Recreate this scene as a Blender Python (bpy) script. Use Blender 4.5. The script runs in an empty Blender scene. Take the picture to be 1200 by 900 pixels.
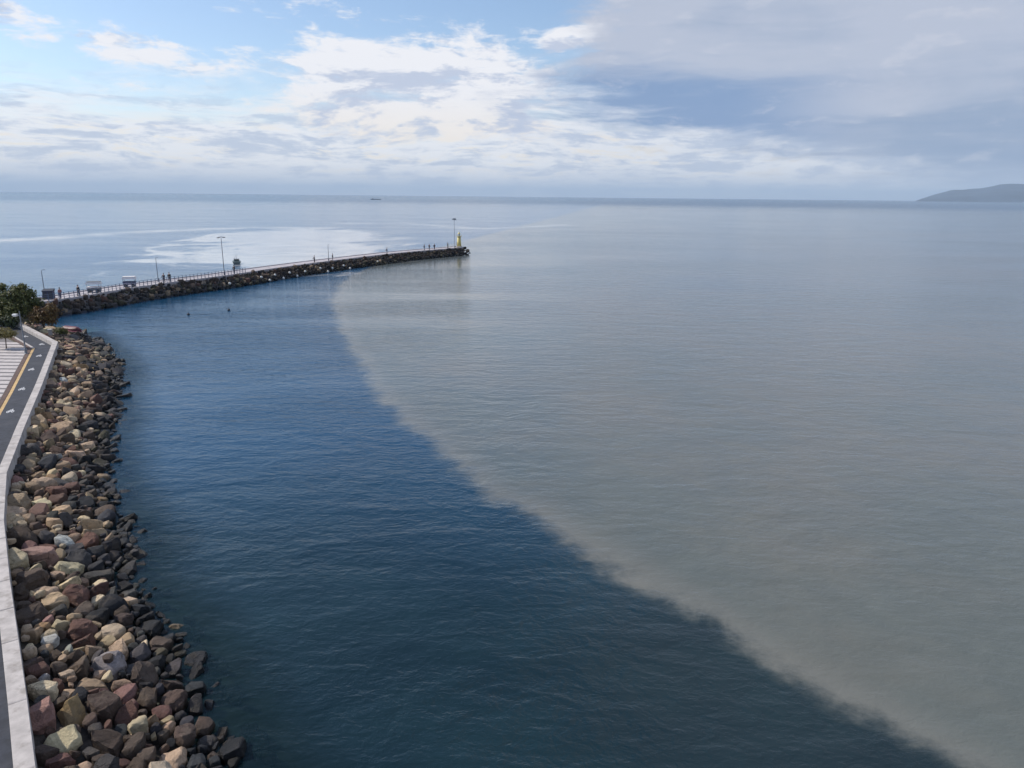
import bpy, bmesh, math, random
import numpy as np
from mathutils import Vector, Matrix, noise

R = math.radians
rng = random.Random(7)
SC = bpy.context.scene
COL = SC.collection

# ------------------------------------------------------------------ camera
cam_data = bpy.data.cameras.new('camera')
cam_data.sensor_width = 36.0
cam_data.lens = 36.0 * 840.0 / 1200.0
cam_data.clip_start = 0.5
cam_data.clip_end = 90000.0
cam = bpy.data.objects.new('camera', cam_data)
COL.objects.link(cam)
PITCH, ROLL = R(14.676), R(0.573)
cam.matrix_world = (Matrix.Translation((0, 0, 18.0)) @ Matrix.Rotation(R(90) - PITCH, 4, 'X')
                    @ Matrix.Rotation(ROLL, 4, 'Z'))
SC.camera = cam

# ------------------------------------------------------------------ node helper
class NT:
    """tiny expression builder for shader node trees"""
    def __init__(s, tree):
        s.t = tree; s.n = tree.nodes; s.l = tree.links
        s.n.clear()
    def new(s, typ, **kw):
        nd = s.n.new(typ)
        for k, v in kw.items(): setattr(nd, k, v)
        return nd
    def put(s, sock, v):
        if v is None: return
        if isinstance(v, bpy.types.NodeSocket): s.l.new(v, sock)
        else:
            if isinstance(v, (tuple, list)) and sock.type == 'RGBA' and len(v) == 3: v = (*v, 1.0)
            sock.default_value = v
    def m(s, op, a, b=None, c=None, clamp=False):
        nd = s.new('ShaderNodeMath', operation=op, use_clamp=clamp)
        for i, v in enumerate((a, b, c)): s.put(nd.inputs[i], v)
        return nd.outputs[0]
    def add(s, a, b): return s.m('ADD', a, b)
    def sub(s, a, b): return s.m('SUBTRACT', a, b)
    def mul(s, a, b): return s.m('MULTIPLY', a, b)
    def step(s, v, lo, hi):
        nd = s.new('ShaderNodeMapRange', interpolation_type='SMOOTHSTEP')
        s.put(nd.inputs[0], v)
        flip = lo > hi
        nd.inputs[1].default_value, nd.inputs[2].default_value = (hi, lo) if flip else (lo, hi)
        nd.inputs[3].default_value, nd.inputs[4].default_value = (1.0, 0.0) if flip else (0.0, 1.0)
        return nd.outputs[0]
    def mix(s, f, a, b):
        nd = s.new('ShaderNodeMix', data_type='RGBA')
        s.put(nd.inputs[0], f); s.put(nd.inputs[6], a); s.put(nd.inputs[7], b)
        return nd.outputs[2]
    def mixf(s, f, a, b):
        nd = s.new('ShaderNodeMix', data_type='FLOAT')
        s.put(nd.inputs[0], f); s.put(nd.inputs[2], a); s.put(nd.inputs[3], b)
        return nd.outputs[0]
    def vmul(s, v, k):
        nd = s.new('ShaderNodeVectorMath', operation='MULTIPLY')
        s.put(nd.inputs[0], v); s.put(nd.inputs[1], k)
        return nd.outputs[0]
    def vadd(s, v, k):
        nd = s.new('ShaderNodeVectorMath', operation='ADD')
        s.put(nd.inputs[0], v); s.put(nd.inputs[1], k)
        return nd.outputs[0]
    def noise(s, v, scale, detail=4.0, rough=0.55, dist=0.0, col=False):
        nd = s.new('ShaderNodeTexNoise')
        s.put(nd.inputs['Vector'], v); nd.inputs['Scale'].default_value = scale
        nd.inputs['Detail'].default_value = detail; nd.inputs['Roughness'].default_value = rough
        nd.inputs['Distortion'].default_value = dist
        return nd.outputs[1] if col else nd.outputs[0]
    def attr(s, name, typ='GEOMETRY', out='Fac'):
        nd = s.new('ShaderNodeAttribute', attribute_name=name, attribute_type=typ)
        return nd.outputs[out]
    def rgbscale(s, c, k):
        return s.vmul(c, k) if isinstance(k, (tuple, list)) else s.mix_mul(c, k)
    def mix_mul(s, c, k):
        nd = s.new('ShaderNodeVectorMath', operation='SCALE')
        s.put(nd.inputs[0], c); s.put(nd.inputs[3], k)
        return nd.outputs[0]

# ------------------------------------------------------------------ sky
SUN_EL, SUN_AZ = R(40), R(-80)          # azimuth measured from +Y towards +X
world = bpy.data.worlds.new('World'); SC.world = world; world.use_nodes = True
W = NT(world.node_tree)
SKY_STRENGTH = 0.12
sky = W.new('ShaderNodeTexSky', sky_type='NISHITA', sun_disc=False)
sky.sun_elevation = SUN_EL; sky.sun_rotation = SUN_AZ
sky.air_density = 1.0; sky.dust_density = 0.6; sky.ozone_density = 1.6; sky.altitude = 0
tc = W.new('ShaderNodeTexCoord')
D = tc.outputs['Generated']
sep = W.new('ShaderNodeSeparateXYZ'); W.put(sep.inputs[0], D)
dx, dy, dz = sep.outputs
az = W.mul(W.m('ARCTAN2', dx, dy), 57.2958)
el = W.mul(W.m('ARCSINE', dz), 57.2958)
# cloud noise lives on the direction sphere, flattened towards the horizon
warp = W.noise(W.vmul(D, (1, 1, 3)), 4.0, 4, 0.55, col=True)
wv = W.vmul(W.vadd(warp, (-.5, -.5, -.5)), (0.12, 0.12, 0.04))
DW = W.vadd(D, wv)
SUNW = (-.030, .004, .016)                      # a small step towards the sun, for lit cloud edges
def fb(zs, sc, det, ro, off=(0, 0, 0), lit=False):
    v = W.vmul(W.vadd(DW, SUNW) if lit else DW, (1, 1, zs))
    return W.sub(W.noise(W.vadd(v, off), sc, det, ro), .5)
hA = fb(2.6, 7.5, 12, .64); hAl = fb(2.6, 7.5, 12, .64, lit=True)        # heaped cumulus
hB = fb(4.0, 19.0, 7, .62, (3.1, 1.7, .4)); hBl = fb(4.0, 19.0, 7, .62, (3.1, 1.7, .4), True)   # lumps
hS = fb(10.0, 5.0, 9, .60, (.6, 2.2, .3))         # long flat streaks
hT = fb(7.0, 16.0, 9, .68, (5.6, 2.2, 1.3))       # fine streaks
hD = fb(1.6, 2.6, 5, .55, (9.1, .3, .2))         # soft masses
relA = W.sub(hA, hAl); relB = W.sub(hB, hBl)
K = 1.0 / SKY_STRENGTH
def cc(r, g, b): return (r * K, g * K, b * K)
def bell(x, c0, half, soft):                        # 1 near c0, fading out at half
    return W.step(W.m('ABSOLUTE', W.sub(x, c0)), half, half - soft)
WHITE, CREAM, SHADE, DEEP = cc(.77, .77, .80), cc(.82, .755, .68), cc(.47, .52, .64), cc(.17, .27, .46)
# 1 clear sky
c = W.vmul(sky.outputs[0], (1.02, 1.02, 1.06))
# 2 thin white veil lifting off the horizon
ve = W.add(el, W.add(W.mul(hS, 10.0), W.add(W.mul(hA, 7.0), W.mul(W.m('MAXIMUM', az, -30.0), -.03))))
veil = W.step(ve, 9.8, 4.2)
sheet = W.mix(W.step(W.add(W.add(W.mul(hS, .9), W.mul(hT, 1.2)), W.mul(relB, 1.2)), -.28, .12), SHADE, WHITE)
sheet = W.mix(W.mul(bell(el, 3.2, 2.6, 2.0), W.step(W.add(hT, W.mul(hS, .6)), .02, .16)), sheet, CREAM)
c = W.mix(W.mul(veil, .90), c, sheet)
# 3 heaped cumulus, thickest in the middle of the view, and a broken row to the left
mid = W.mul(bell(az, -6.0, 15.0, 11.0), bell(el, 7.6, 6.2, 4.4))
row = W.mul(bell(W.add(el, W.mul(W.add(az, 30.0), .14)), 10.0, 1.9, 1.5), W.step(az, -15.0, -23.0))
tongue = W.mul(bell(az, 4.6, 4.0, 2.6), bell(W.sub(el, W.mul(W.sub(az, 4.6), .18)), 11.2, 1.3, 1.0))
dens = W.add(W.add(hA, W.add(W.mul(hB, .45), W.mul(hT, .35))), W.add(W.mul(mid, .32), W.add(W.mul(row, .26), W.mul(tongue, .34))))
cum = W.mul(W.step(dens, .10, .29), W.mul(W.step(el, 1.0, 4.0), W.step(el, 40.0, 16.0)))
lum = W.add(W.mul(relA, 2.6), W.add(W.mul(relB, 1.1), W.add(W.mul(hT, .60), W.mul(W.sub(.42, dens), .55))))
ccol = W.mix(W.step(lum, -.26, .14), SHADE, W.mix(W.step(el, 8.0, 3.0), WHITE, CREAM))
c = W.mix(W.mul(cum, .96), c, ccol)
# 4 grey rain cloud over the right half, reaching overhead
edge = W.add(W.add(az, W.mul(W.sub(el, 9.0), -.10)), W.add(W.mul(hA, 22.0), W.add(W.mul(hB, 7.0), W.mul(hS, 14.0))))
mass = W.mul(W.step(edge, -1.0, 6.5), W.step(az, 170.0, 120.0))
lowcut = W.step(W.add(W.add(el, W.add(W.mul(hS, 7.0), W.mul(hT, 3.0))), W.mul(W.sub(az, 14.0), .22)), 3.0, 6.0)
mass = W.mul(mass, W.add(W.mul(lowcut, .9), .10))
gap = W.mul(bell(az, 1.2, 4.2, 2.6), W.step(W.add(el, W.mul(hA, 4.0)), 8.6, 9.8))
mass = W.mul(mass, W.sub(1.0, W.mul(gap, .85)))
m_col = W.mix(W.step(W.add(W.add(W.mul(hD, 1.2), W.mul(hS, .5)), W.mul(W.sub(el, 8.0), .022)), -.20, .20), cc(.25, .325, .46), cc(.42, .46, .56))
db = W.mul(bell(W.add(el, W.add(W.mul(hS, 6.0), W.mul(W.sub(az, 6.0), .05))), 6.6, 4.0, 3.0), bell(az, 8.0, 19.0, 12.0))
m_col = W.mix(W.mul(db, .90), m_col, DEEP)
m_col = W.mix(W.mul(W.step(W.add(relA, W.mul(relB, .5)), .05, .22), .30), m_col, cc(.58, .59, .65))
c = W.mix(W.mul(mass, .96), c, m_col)
# 5 dull bank of distant cloud along the horizon
bank = W.step(W.add(el, W.mul(hS, 2.4)), 2.6, .5)
c = W.mix(W.mul(bank, .62), c, cc(.50, .55, .65))
# below the horizon: a plain sea tone
c = W.mix(W.step(el, -0.4, -2.0), c, cc(.12, .17, .22))
bg = W.new('ShaderNodeBackground'); W.put(bg.inputs[0], c); bg.inputs[1].default_value = SKY_STRENGTH
wo = W.new('ShaderNodeOutputWorld'); W.l.new(bg.outputs[0], wo.inputs[0])

# ------------------------------------------------------------------ sun
sl = bpy.data.lights.new('sun', 'SUN'); sl.energy = 3.8; sl.angle = R(.8); sl.color = (1.0, .91, .80)
sun = bpy.data.objects.new('sun', sl); COL.objects.link(sun)
sd = Vector((math.sin(SUN_AZ) * math.cos(SUN_EL), math.cos(SUN_AZ) * math.cos(SUN_EL), math.sin(SUN_EL)))
sun.rotation_euler = (-sd).to_track_quat('-Z', 'Y').to_euler()

vs = SC.view_settings
vs.view_transform = 'Standard'; vs.look = 'None'; vs.gamma = 1.0; vs.use_curve_mapping = False
vs.exposure = 0.28
SC.cycles.use_denoising = True
SC.cycles.max_bounces = 8
SC.cycles.transparent_max_bounces = 12
SC.cycles.volume_bounces = 0

# ------------------------------------------------------------------ object helpers
def link(name, me, parent=None, loc=None):
    o = bpy.data.objects.new(name, me); COL.objects.link(o)
    if parent is not None: o.parent = parent
    if loc is not None: o.location = loc
    return o
def tag(o, label, cat, group=None, kind=None):
    if label: o['label'] = label
    if cat: o['category'] = cat
    if group: o['group'] = group
    if kind: o['kind'] = kind
    return o
def empty(name, loc=(0, 0, 0), rz=0.0):
    o = bpy.data.objects.new(name, None); COL.objects.link(o)
    o.location = loc; o.rotation_euler = (0, 0, rz); o.empty_display_size = .2
    return o
def bm_obj(name, bm, mat, parent=None, smooth=False, loc=None):
    me = bpy.data.meshes.new(name); bm.to_mesh(me); bm.free()
    if mat: me.materials.append(mat)
    if smooth:
        for p in me.polygons: p.use_smooth = True
    return link(name, me, parent, loc)
def py_obj(name, verts, faces, mat, parent=None, smooth=False):
    me = bpy.data.meshes.new(name); me.from_pydata(verts, [], faces); me.update()
    if mat: me.materials.append(mat)
    if smooth:
        for p in me.polygons: p.use_smooth = True
    return link(name, me, parent)
def box(bm, x0, x1, y0, y1, z0, z1, bev=0.0, mat=None):
    ret = bmesh.ops.create_cube(bm, size=1.0)
    vsn = ret['verts']
    for v in vsn:
        v.co = Vector((x0 + (v.co.x + .5) * (x1 - x0), y0 + (v.co.y + .5) * (y1 - y0), z0 + (v.co.z + .5) * (z1 - z0)))
    if mat: bmesh.ops.transform(bm, matrix=mat, verts=vsn)
    if bev > 0:
        es = list({e for v in vsn for e in v.link_edges})
        bmesh.ops.bevel(bm, geom=es, offset=bev, segments=2, affect='EDGES', profile=.5)
def tube(bm, pts, rads, n=8, cap=True):
    pts = [Vector(p) for p in pts]
    if not isinstance(rads, (list, tuple)): rads = [rads] * len(pts)
    rings = []
    for i, p in enumerate(pts):
        a = pts[max(i - 1, 0)]; b = pts[min(i + 1, len(pts) - 1)]
        t = (b - a).normalized()
        u = t.cross(Vector((0, 0, 1)))
        if u.length < 1e-3: u = Vector((1, 0, 0))
        u.normalize(); w = t.cross(u)
        rings.append([bm.verts.new(p + (u * math.cos(2 * math.pi * k / n) + w * math.sin(2 * math.pi * k / n)) * rads[i]) for k in range(n)])
    for i in range(len(rings) - 1):
        for k in range(n):
            bm.faces.new((rings[i][k], rings[i][(k + 1) % n], rings[i + 1][(k + 1) % n], rings[i + 1][k]))
    if cap:
        bm.faces.new(rings[0][::-1]); bm.faces.new(rings[-1])
    bmesh.ops.recalc_face_normals(bm, faces=bm.faces)
def lathe(bm, prof, n=16, c=(0, 0)):
    rings = []
    for r, z in prof:
        rings.append([bm.verts.new((c[0] + r * math.cos(2 * math.pi * k / n), c[1] + r * math.sin(2 * math.pi * k / n), z)) for k in range(n)])
    for i in range(len(rings) - 1):
        for k in range(n):
            bm.faces.new((rings[i][k], rings[i][(k + 1) % n], rings[i + 1][(k + 1) % n], rings[i + 1][k]))
    bm.faces.new(rings[0][::-1]); bm.faces.new(rings[-1])

def mat(name, base, rough=.7, var=.15, scale=4.0, bump=0.0, bscale=20.0, metal=0.0, dark=None, dscale=1.3, spec=.4):
    mt = bpy.data.materials.new(name); mt.use_nodes = True
    g = NT(mt.node_tree)
    geo = g.new('ShaderNodeNewGeometry'); P = geo.outputs['Position']
    n1 = g.noise(P, scale, 5, .6)
    lo = tuple(x * (1 - var) for x in base); hi = tuple(min(1, x * (1 + var)) for x in base)
    colr = g.mix(g.step(n1, .3, .7), lo, hi)
    if dark:
        n2 = g.noise(P, dscale, 6, .65)
        colr = g.mix(g.mul(g.step(n2, .50, .68), .7), colr, dark)
    b = g.new('ShaderNodeBsdfPrincipled'); g.put(b.inputs['Base Color'], colr)
    b.inputs['Roughness'].default_value = rough; b.inputs['Metallic'].default_value = metal
    b.inputs['Specular IOR Level'].default_value = spec
    if bump > 0:
        bp = g.new('ShaderNodeBump'); bp.inputs['Strength'].default_value = 1.0; bp.inputs['Distance'].default_value = bump
        g.put(bp.inputs['Height'], g.noise(P, bscale, 6, .65)); g.put(b.inputs['Normal'], bp.outputs[0])
    o = g.new('ShaderNodeOutputMaterial'); g.l.new(b.outputs[0], o.inputs[0])
    return mt

def catmull(P, n):
    P = np.array(P, float); Q = np.vstack([2 * P[0] - P[1], P, 2 * P[-1] - P[-2]]); out = []
    for i in range(1, len(Q) - 2):
        a, b, c_, d = Q[i - 1:i + 3]
        for t in np.linspace(0, 1, n, endpoint=False):
            out.append(.5 * (2 * b + (c_ - a) * t + (2 * a - 5 * b + 4 * c_ - d) * t * t + (3 * b - a - 3 * c_ + d) * t ** 3))
    out.append(P[-1]); return np.array(out)
def offset_line(P, d):
    """shift a polyline to its left by d with mitred corners"""
    P = np.array(P, float); T = np.diff(P, axis=0); T /= np.linalg.norm(T, axis=1)[:, None]
    N = np.stack([-T[:, 1], T[:, 0]], 1)
    out = [P[0] + N[0] * d]
    for i in range(1, len(P) - 1):
        m = N[i - 1] + N[i]; m /= np.linalg.norm(m)
        out.append(P[i] + m * d / max(.4, float(m @ N[i])))
    out.append(P[-1] + N[-1] * d)
    return np.array(out)
def signed_dist(X, Y, P):
    """distance to polyline P, positive on its left"""
    P = np.array(P, float); best = np.full(X.shape, 1e12); sg = np.ones(X.shape)
    for (ax, ay), (bx_, by_) in zip(P[:-1], P[1:]):
        ex, ey = bx_ - ax, by_ - ay; L2 = ex * ex + ey * ey
        t = np.clip(((X - ax) * ex + (Y - ay) * ey) / L2, 0, 1)
        qx, qy = X - ax - t * ex, Y - ay - t * ey; d2 = qx * qx + qy * qy
        upd = d2 < best - 1e-9
        best = np.where(upd, d2, best); sg = np.where(upd, np.where(ex * qy - ey * qx >= 0, 1.0, -1.0), sg)
    return np.sqrt(best) * sg
def inside(px, py, poly):
    c_ = False; j = len(poly) - 1
    for i in range(len(poly)):
        xi, yi = poly[i]; xj, yj = poly[j]
        if (yi > py) != (yj > py) and px < (xj - xi) * (py - yi) / (yj - yi) + xi: c_ = not c_
        j = i
    return c_

# ------------------------------------------------------------------ plan of the place (metres)
LAND_Z, PATH_Z, WALL_Z, DECK_Z = 2.05, 2.10, 2.50, 2.10
WALL_OUT = [(6, -9), (-3.5, 3.5), (-9.6, 11.8), (-13.13, 16.54), (-15.18, 19.3), (-17.52, 22.4), (-20.59, 26.46),
            (-24.64, 31.99), (-28.61, 37.99), (-33.3, 46.7), (-39.08, 57.64), (-48.39, 74.85), (-56.22, 82.56), (-64, 90.2)]
SHORE = [(12, -6), (2, 7), (-7.9, 19.1), (-8.9, 20.4), (-10.2, 22.1), (-11.0, 23.5), (-11.9, 24.7), (-13.3, 26.4), (-16.5, 30.1),
         (-18.1, 31.6), (-18.7, 34.3), (-22.9, 39.6), (-25.4, 43.6), (-30.0, 52.0), (-31.6, 56.4), (-36.0, 64.2), (-40.4, 73.5),
         (-45.2, 80.5), (-51.5, 88.6), (-58.0, 95.2), (-63.5, 96.5), (-70, 99)]
PIER = catmull([(-70, 104), (-67.3, 112.5), (-65.3, 122), (-62.3, 131), (-57.2, 143), (-51.5, 161), (-43.2, 182), (-32, 206), (-15.5, 231)], 8)
PLUME = catmull([(-30, 240), (-36, 200), (-37.5, 163), (-32.5, 127.6), (-25.5, 101.5), (-17.1, 75.3), (-12.3, 62.2), (-7.1, 51.8), (-3.0, 43.4), (-1.2, 39.9),
                 (0.6, 38.6), (2.8, 34.8), (5.6, 30.5), (7.7, 28.1), (9.0, 26.2), (10.2, 24.6), (11.5, 22.8), (12.7, 21.3), (13.9, 19.8), (20, 12), (40, -15)], 5)
PATCH = [(-97, 214), (-112, 255), (-119, 281), (-128.6, 340), (-116, 394), (-89.4, 380), (-62, 330), (-53.4, 291), (-44.5, 234), (-42, 205), (-50, 185), (-65.6, 172), (-80, 180)]
STREAK_A = [(-300, 225), (-240, 238), (-200, 262), (-186, 290), (-180, 327), (-170, 362), (-145, 398), (-105, 407)]
STREAK_B = [(-105, 472), (-68, 482), (-20, 416), (10, 450), (38, 490)]

# ------------------------------------------------------------------ sea
def spaced(lo, hi, st, far, grow=1.16):
    core = list(np.arange(lo, hi + 1e-6, st)); up = [hi]; s = st
    while up[-1] < far: s *= grow; up.append(up[-1] + s)
    dn = [lo]; s = st
    while dn[-1] > -far: s *= grow; dn.append(dn[-1] - s)
    return np.array(dn[:0:-1] + core + up[1:])
gx = spaced(-120, 60, 1.0, 38000); gy = spaced(0, 240, 1.0, 38000, 1.05)
XX, YY = np.meshgrid(gx, gy)
nx, ny = len(gx), len(gy)
sv = np.stack([XX.ravel(), YY.ravel(), np.zeros(XX.size)], 1)
idx = np.arange(nx * ny).reshape(ny, nx)
sf = np.stack([idx[:-1, :-1], idx[:-1, 1:], idx[1:, 1:], idx[1:, :-1]], -1).reshape(-1, 4)
sea_me = bpy.data.meshes.new('sea'); sea_me.from_pydata(sv.tolist(), [], sf.tolist()); sea_me.update()
def put_attr(me, name, vals):
    a = me.attributes.new(name, 'FLOAT', 'POINT'); a.data.foreach_set('value', np.asarray(vals, np.float32).ravel())
put_attr(sea_me, 'plume', np.clip(signed_dist(XX, YY, PLUME), -400, 400))
put_attr(sea_me, 'shore', np.clip(-signed_dist(XX, YY, SHORE), -50, 50))
pp = np.clip(np.abs(signed_dist(XX, YY, PATCH + PATCH[:1])), 0, 200)
ins = np.array([[1.0 if (-140 < x < -30 and 160 < y < 410 and inside(x, y, PATCH)) else -1.0 for x in gx] for y in gy])
put_attr(sea_me, 'patch', pp * ins)
put_attr(sea_me, 'streak', np.clip(np.minimum(np.abs(signed_dist(XX, YY, STREAK_A)), np.abs(signed_dist(XX, YY, STREAK_B)) * 1.0 + 4.0), 0, 300))

wm = bpy.data.materials.new('sea_water'); wm.use_nodes = True
g = NT(wm.node_tree)
geo = g.new('ShaderNodeNewGeometry'); P = geo.outputs['Position']
ps = g.new('ShaderNodeSeparateXYZ'); g.put(ps.inputs[0], P)
px_, py_, _z = ps.outputs
dist = g.m('SQRT', g.add(g.mul(px_, px_), g.mul(py_, py_)))
nbig = g.noise(P, .012, 5, .6); nmid = g.noise(P, .09, 5, .6); nsm = g.noise(P, .55, 5, .65); nfine = g.noise(P, 2.2, 4, .6)
# sediment plume, edge lobed at several scales
swirl = g.noise(P, .22, 5, .62, 1.6)
pe = g.add(g.attr('plume'), g.add(g.mul(g.sub(nmid, .5), 3.0), g.add(g.mul(g.sub(swirl, .5), 2.6), g.add(g.mul(g.sub(nsm, .5), 1.3), g.mul(g.sub(nfine, .5), .5)))))
plume = g.step(pe, -.5, 1.6)
plume = g.mul(plume, g.step(py_, 240.0, 170.0)) if False else plume
rim = g.mul(g.step(pe, -.1, .9), g.step(pe, 3.5, .9))
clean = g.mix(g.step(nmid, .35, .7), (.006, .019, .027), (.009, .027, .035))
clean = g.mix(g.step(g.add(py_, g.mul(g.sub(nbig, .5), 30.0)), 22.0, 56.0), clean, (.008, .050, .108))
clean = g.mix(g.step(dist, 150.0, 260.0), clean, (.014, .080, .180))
mud = g.mix(g.step(g.add(nbig, g.mul(g.sub(nmid, .5), .5)), .38, .62), (.106, .124, .118), (.134, .136, .120))
mud = g.mix(g.mul(rim, .50), mud, (.19, .186, .166))
pf = g.mul(plume, g.add(.84, g.add(g.mul(g.sub(swirl, .5), .35), g.mul(g.sub(nsm, .5), .25))))
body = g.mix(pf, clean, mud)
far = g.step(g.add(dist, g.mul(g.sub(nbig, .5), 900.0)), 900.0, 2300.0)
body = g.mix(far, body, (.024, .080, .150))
def aniso(ang, sx, sy):
    mp = g.new('ShaderNodeMapping'); mp.vector_type = 'POINT'
    g.put(mp.inputs[0], P); mp.inputs['Rotation'].default_value = (0, 0, R(ang)); mp.inputs['Scale'].default_value = (sx, sy, 1)
    return mp.outputs[0]
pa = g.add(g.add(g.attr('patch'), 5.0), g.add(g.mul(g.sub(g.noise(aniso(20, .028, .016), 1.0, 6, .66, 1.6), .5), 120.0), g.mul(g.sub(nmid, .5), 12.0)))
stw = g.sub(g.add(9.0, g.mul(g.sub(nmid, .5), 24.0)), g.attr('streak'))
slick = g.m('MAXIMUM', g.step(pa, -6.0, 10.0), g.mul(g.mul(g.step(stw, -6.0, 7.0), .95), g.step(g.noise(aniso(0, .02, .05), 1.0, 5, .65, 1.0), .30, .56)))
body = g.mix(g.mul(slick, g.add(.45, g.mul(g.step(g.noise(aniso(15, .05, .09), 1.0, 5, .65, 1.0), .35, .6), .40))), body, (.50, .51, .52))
# waves
w1 = g.noise(aniso(12, .20, .46), 1.0, 3, .5, .4)
w2 = g.noise(aniso(-14, .75, 1.25), 1.0, 4, .55, .5)
w3 = g.noise(aniso(24, 2.2, 3.2), 1.0, 4, .6, .4)
w4 = g.noise(aniso(-30, 6.0, 8.0), 1.0, 3, .6, .3)
gust = g.step(g.noise(aniso(8, .012, .035), 1.0, 4, .6, .5), .32, .68)
hgt = g.add(g.mul(w1, .20), g.add(g.mul(w2, .105), g.add(g.mul(w3, .048), g.mul(w4, .012))))
bp = g.new('ShaderNodeBump'); bp.inputs['Distance'].default_value = 1.0
calm = g.mul(g.mixf(slick, 1.0, .2), g.mixf(plume, 1.0, .72))
g.put(bp.inputs['Strength'], g.mul(g.mul(calm, g.mixf(gust, .40, 1.15)), g.mixf(g.step(dist, 150.0, 600.0), 1.0, .72)))
g.put(bp.inputs['Height'], hgt)
b = g.new('ShaderNodeBsdfPrincipled')
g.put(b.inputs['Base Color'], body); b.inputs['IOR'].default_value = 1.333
g.put(b.inputs['Roughness'], g.add(g.mixf(g.step(dist, 60.0, 400.0), .05, .10), g.mul(far, .14)))
g.put(b.inputs['Normal'], bp.outputs[0])
tr = g.new('ShaderNodeBsdfTransparent'); tr.inputs[0].default_value = (.50, .66, .66, 1)
sh = g.add(g.attr('shore'), g.mul(g.sub(nsm, .5), 1.6))
ms = g.new('ShaderNodeMixShader')
g.put(ms.inputs[0], g.mul(g.step(sh, 3.2, -.2), .55)); g.l.new(b.outputs[0], ms.inputs[1]); g.l.new(tr.outputs[0], ms.inputs[2])
out = g.new('ShaderNodeOutputMaterial'); g.l.new(ms.outputs[0], out.inputs[0])
sea_me.materials.append(wm)
sea = link('sea', sea_me); tag(sea, 'blue sea with a pale grey sediment plume', 'sea', kind='structure')

# ------------------------------------------------------------------ seabed and land
M_bed = mat('seabed_mud', (.05, .055, .045), .9, .4, .8)
M_soil = mat('soil', (.10, .085, .06), .95, .35, 1.2, .03, 6, dark=(.05, .06, .025))
M_pave = mat('paving_pale', (.46, .43, .42), .85, .10, 3.0, dark=(.30, .28, .28), dscale=.5)
M_joint = mat('paving_joint', (.16, .15, .15), .9, .15, 5.0)
M_asph = mat('dark_asphalt', (.030, .036, .050), .85, .25, 3.0, .004, 60, dark=(.05, .055, .07), dscale=.4)
M_yellow = mat('yellow_paint', (.50, .34, .15), .7, .2, 3.0, dark=(.40, .30, .18), dscale=2.0)
M_white = mat('white_paint', (.52, .53, .55), .6, .2, 4.0)
M_rust = mat('rust_brown_strip', (.10, .065, .055), .85, .25, 3.0)
M_conc = mat('pale_concrete', (.42, .395, .38), .85, .16, 1.8, .006, 25, dark=(.24, .22, .20), dscale=1.6)
M_deck = mat('pier_concrete', (.40, .38, .40), .85, .12, 1.0, dark=(.28, .27, .28), dscale=.4)

seg = len(SHORE)
bed_v, bed_f = [], []
sh_np = np.array(SHORE, float)
for k, (off, z) in enumerate([(3.0, .2), (0, -.35), (-3, -1.7), (-10, -3.0), (-25, -4.0)]):
    L = offset_line(sh_np, off)
    bed_v += [(x, y, z) for x, y in L]
for k in range(4):
    for i in range(seg - 1):
        bed_f.append((k * seg + i, k * seg + i + 1, (k + 1) * seg + i + 1, (k + 1) * seg + i))
tag(py_obj('seabed', bed_v, bed_f, M_bed, smooth=True), 'dim seabed under the shallow water by the rocks', 'seabed', kind='structure')

wall_in = offset_line(WALL_OUT, .50)
path_l = offset_line(WALL_OUT, 2.36)
strip_l = offset_line(WALL_OUT, 2.68)
land = [(x, y) for x, y in offset_line(WALL_OUT, .25)] + [(-70, 103), (-74, 108), (-95, 112), (-150, 112), (-400, 140), (-400, -60), (-30, -60)]
bm = bmesh.new()
top = [bm.verts.new((x, y, LAND_Z)) for x, y in land]; bot = [bm.verts.new((x, y, -3)) for x, y in land]
bm.faces.new(top)
for i in range(len(land)):
    j = (i + 1) % len(land); bm.faces.new((top[i], bot[i], bot[j], top[j]))
bmesh.ops.recalc_face_normals(bm, faces=bm.faces); bmesh.ops.triangulate(bm, faces=[f for f in bm.faces if len(f.verts) > 4])
tag(bm_obj('ground', bm, M_soil), 'bare soil and grass behind the promenade', 'ground', kind='structure')

def ribbon(name, A, B, z, m, parent=None, thick=None):
    n = len(A); v = [(x, y, z) for x, y in A] + [(x, y, z) for x, y in B]
    f = [(i, i + 1, n + i + 1, n + i) for i in range(n - 1)]
    if thick:
        v += [(x, y, z - thick) for x, y in A] + [(x, y, z - thick) for x, y in B]
        for i in range(n - 1):
            f += [(i, 2 * n + i, 2 * n + i + 1, i + 1), (n + i, n + i + 1, 3 * n + i + 1, 3 * n + i), (2 * n + i, 3 * n + i, 3 * n + i + 1, 2 * n + i + 1)]
        f += [(0, n, 3 * n, 2 * n), (n - 1, 3 * n - 1, 4 * n - 1, 2 * n - 1)]
    o = py_obj(name, v, f, m, parent)
    b_ = bmesh.new(); b_.from_mesh(o.data); bmesh.ops.recalc_face_normals(b_, faces=b_.faces)
    if not thick:
        for fc in b_.faces:
            if fc.normal.z < 0: fc.normal_flip()
    b_.to_mesh(o.data); b_.free()
    return o
path = ribbon('cycle_path', wall_in, path_l, PATH_Z, M_asph)
tag(path, 'dark asphalt cycle path running beside the pale sea wall', 'path', kind='structure')
ribbon('edge_line', offset_line(WALL_OUT, 2.10)[:12], offset_line(WALL_OUT, 2.34)[:12], PATH_Z + .004, M_yellow, path)
ribbon('kerb', offset_line(WALL_OUT, 2.14)[11:], offset_line(WALL_OUT, 2.34)[11:], PATH_Z + .06, M_conc, path, .1)
ribbon('border_strip', path_l, strip_l, PATH_Z + .03, M_rust, path, .2)
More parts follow.
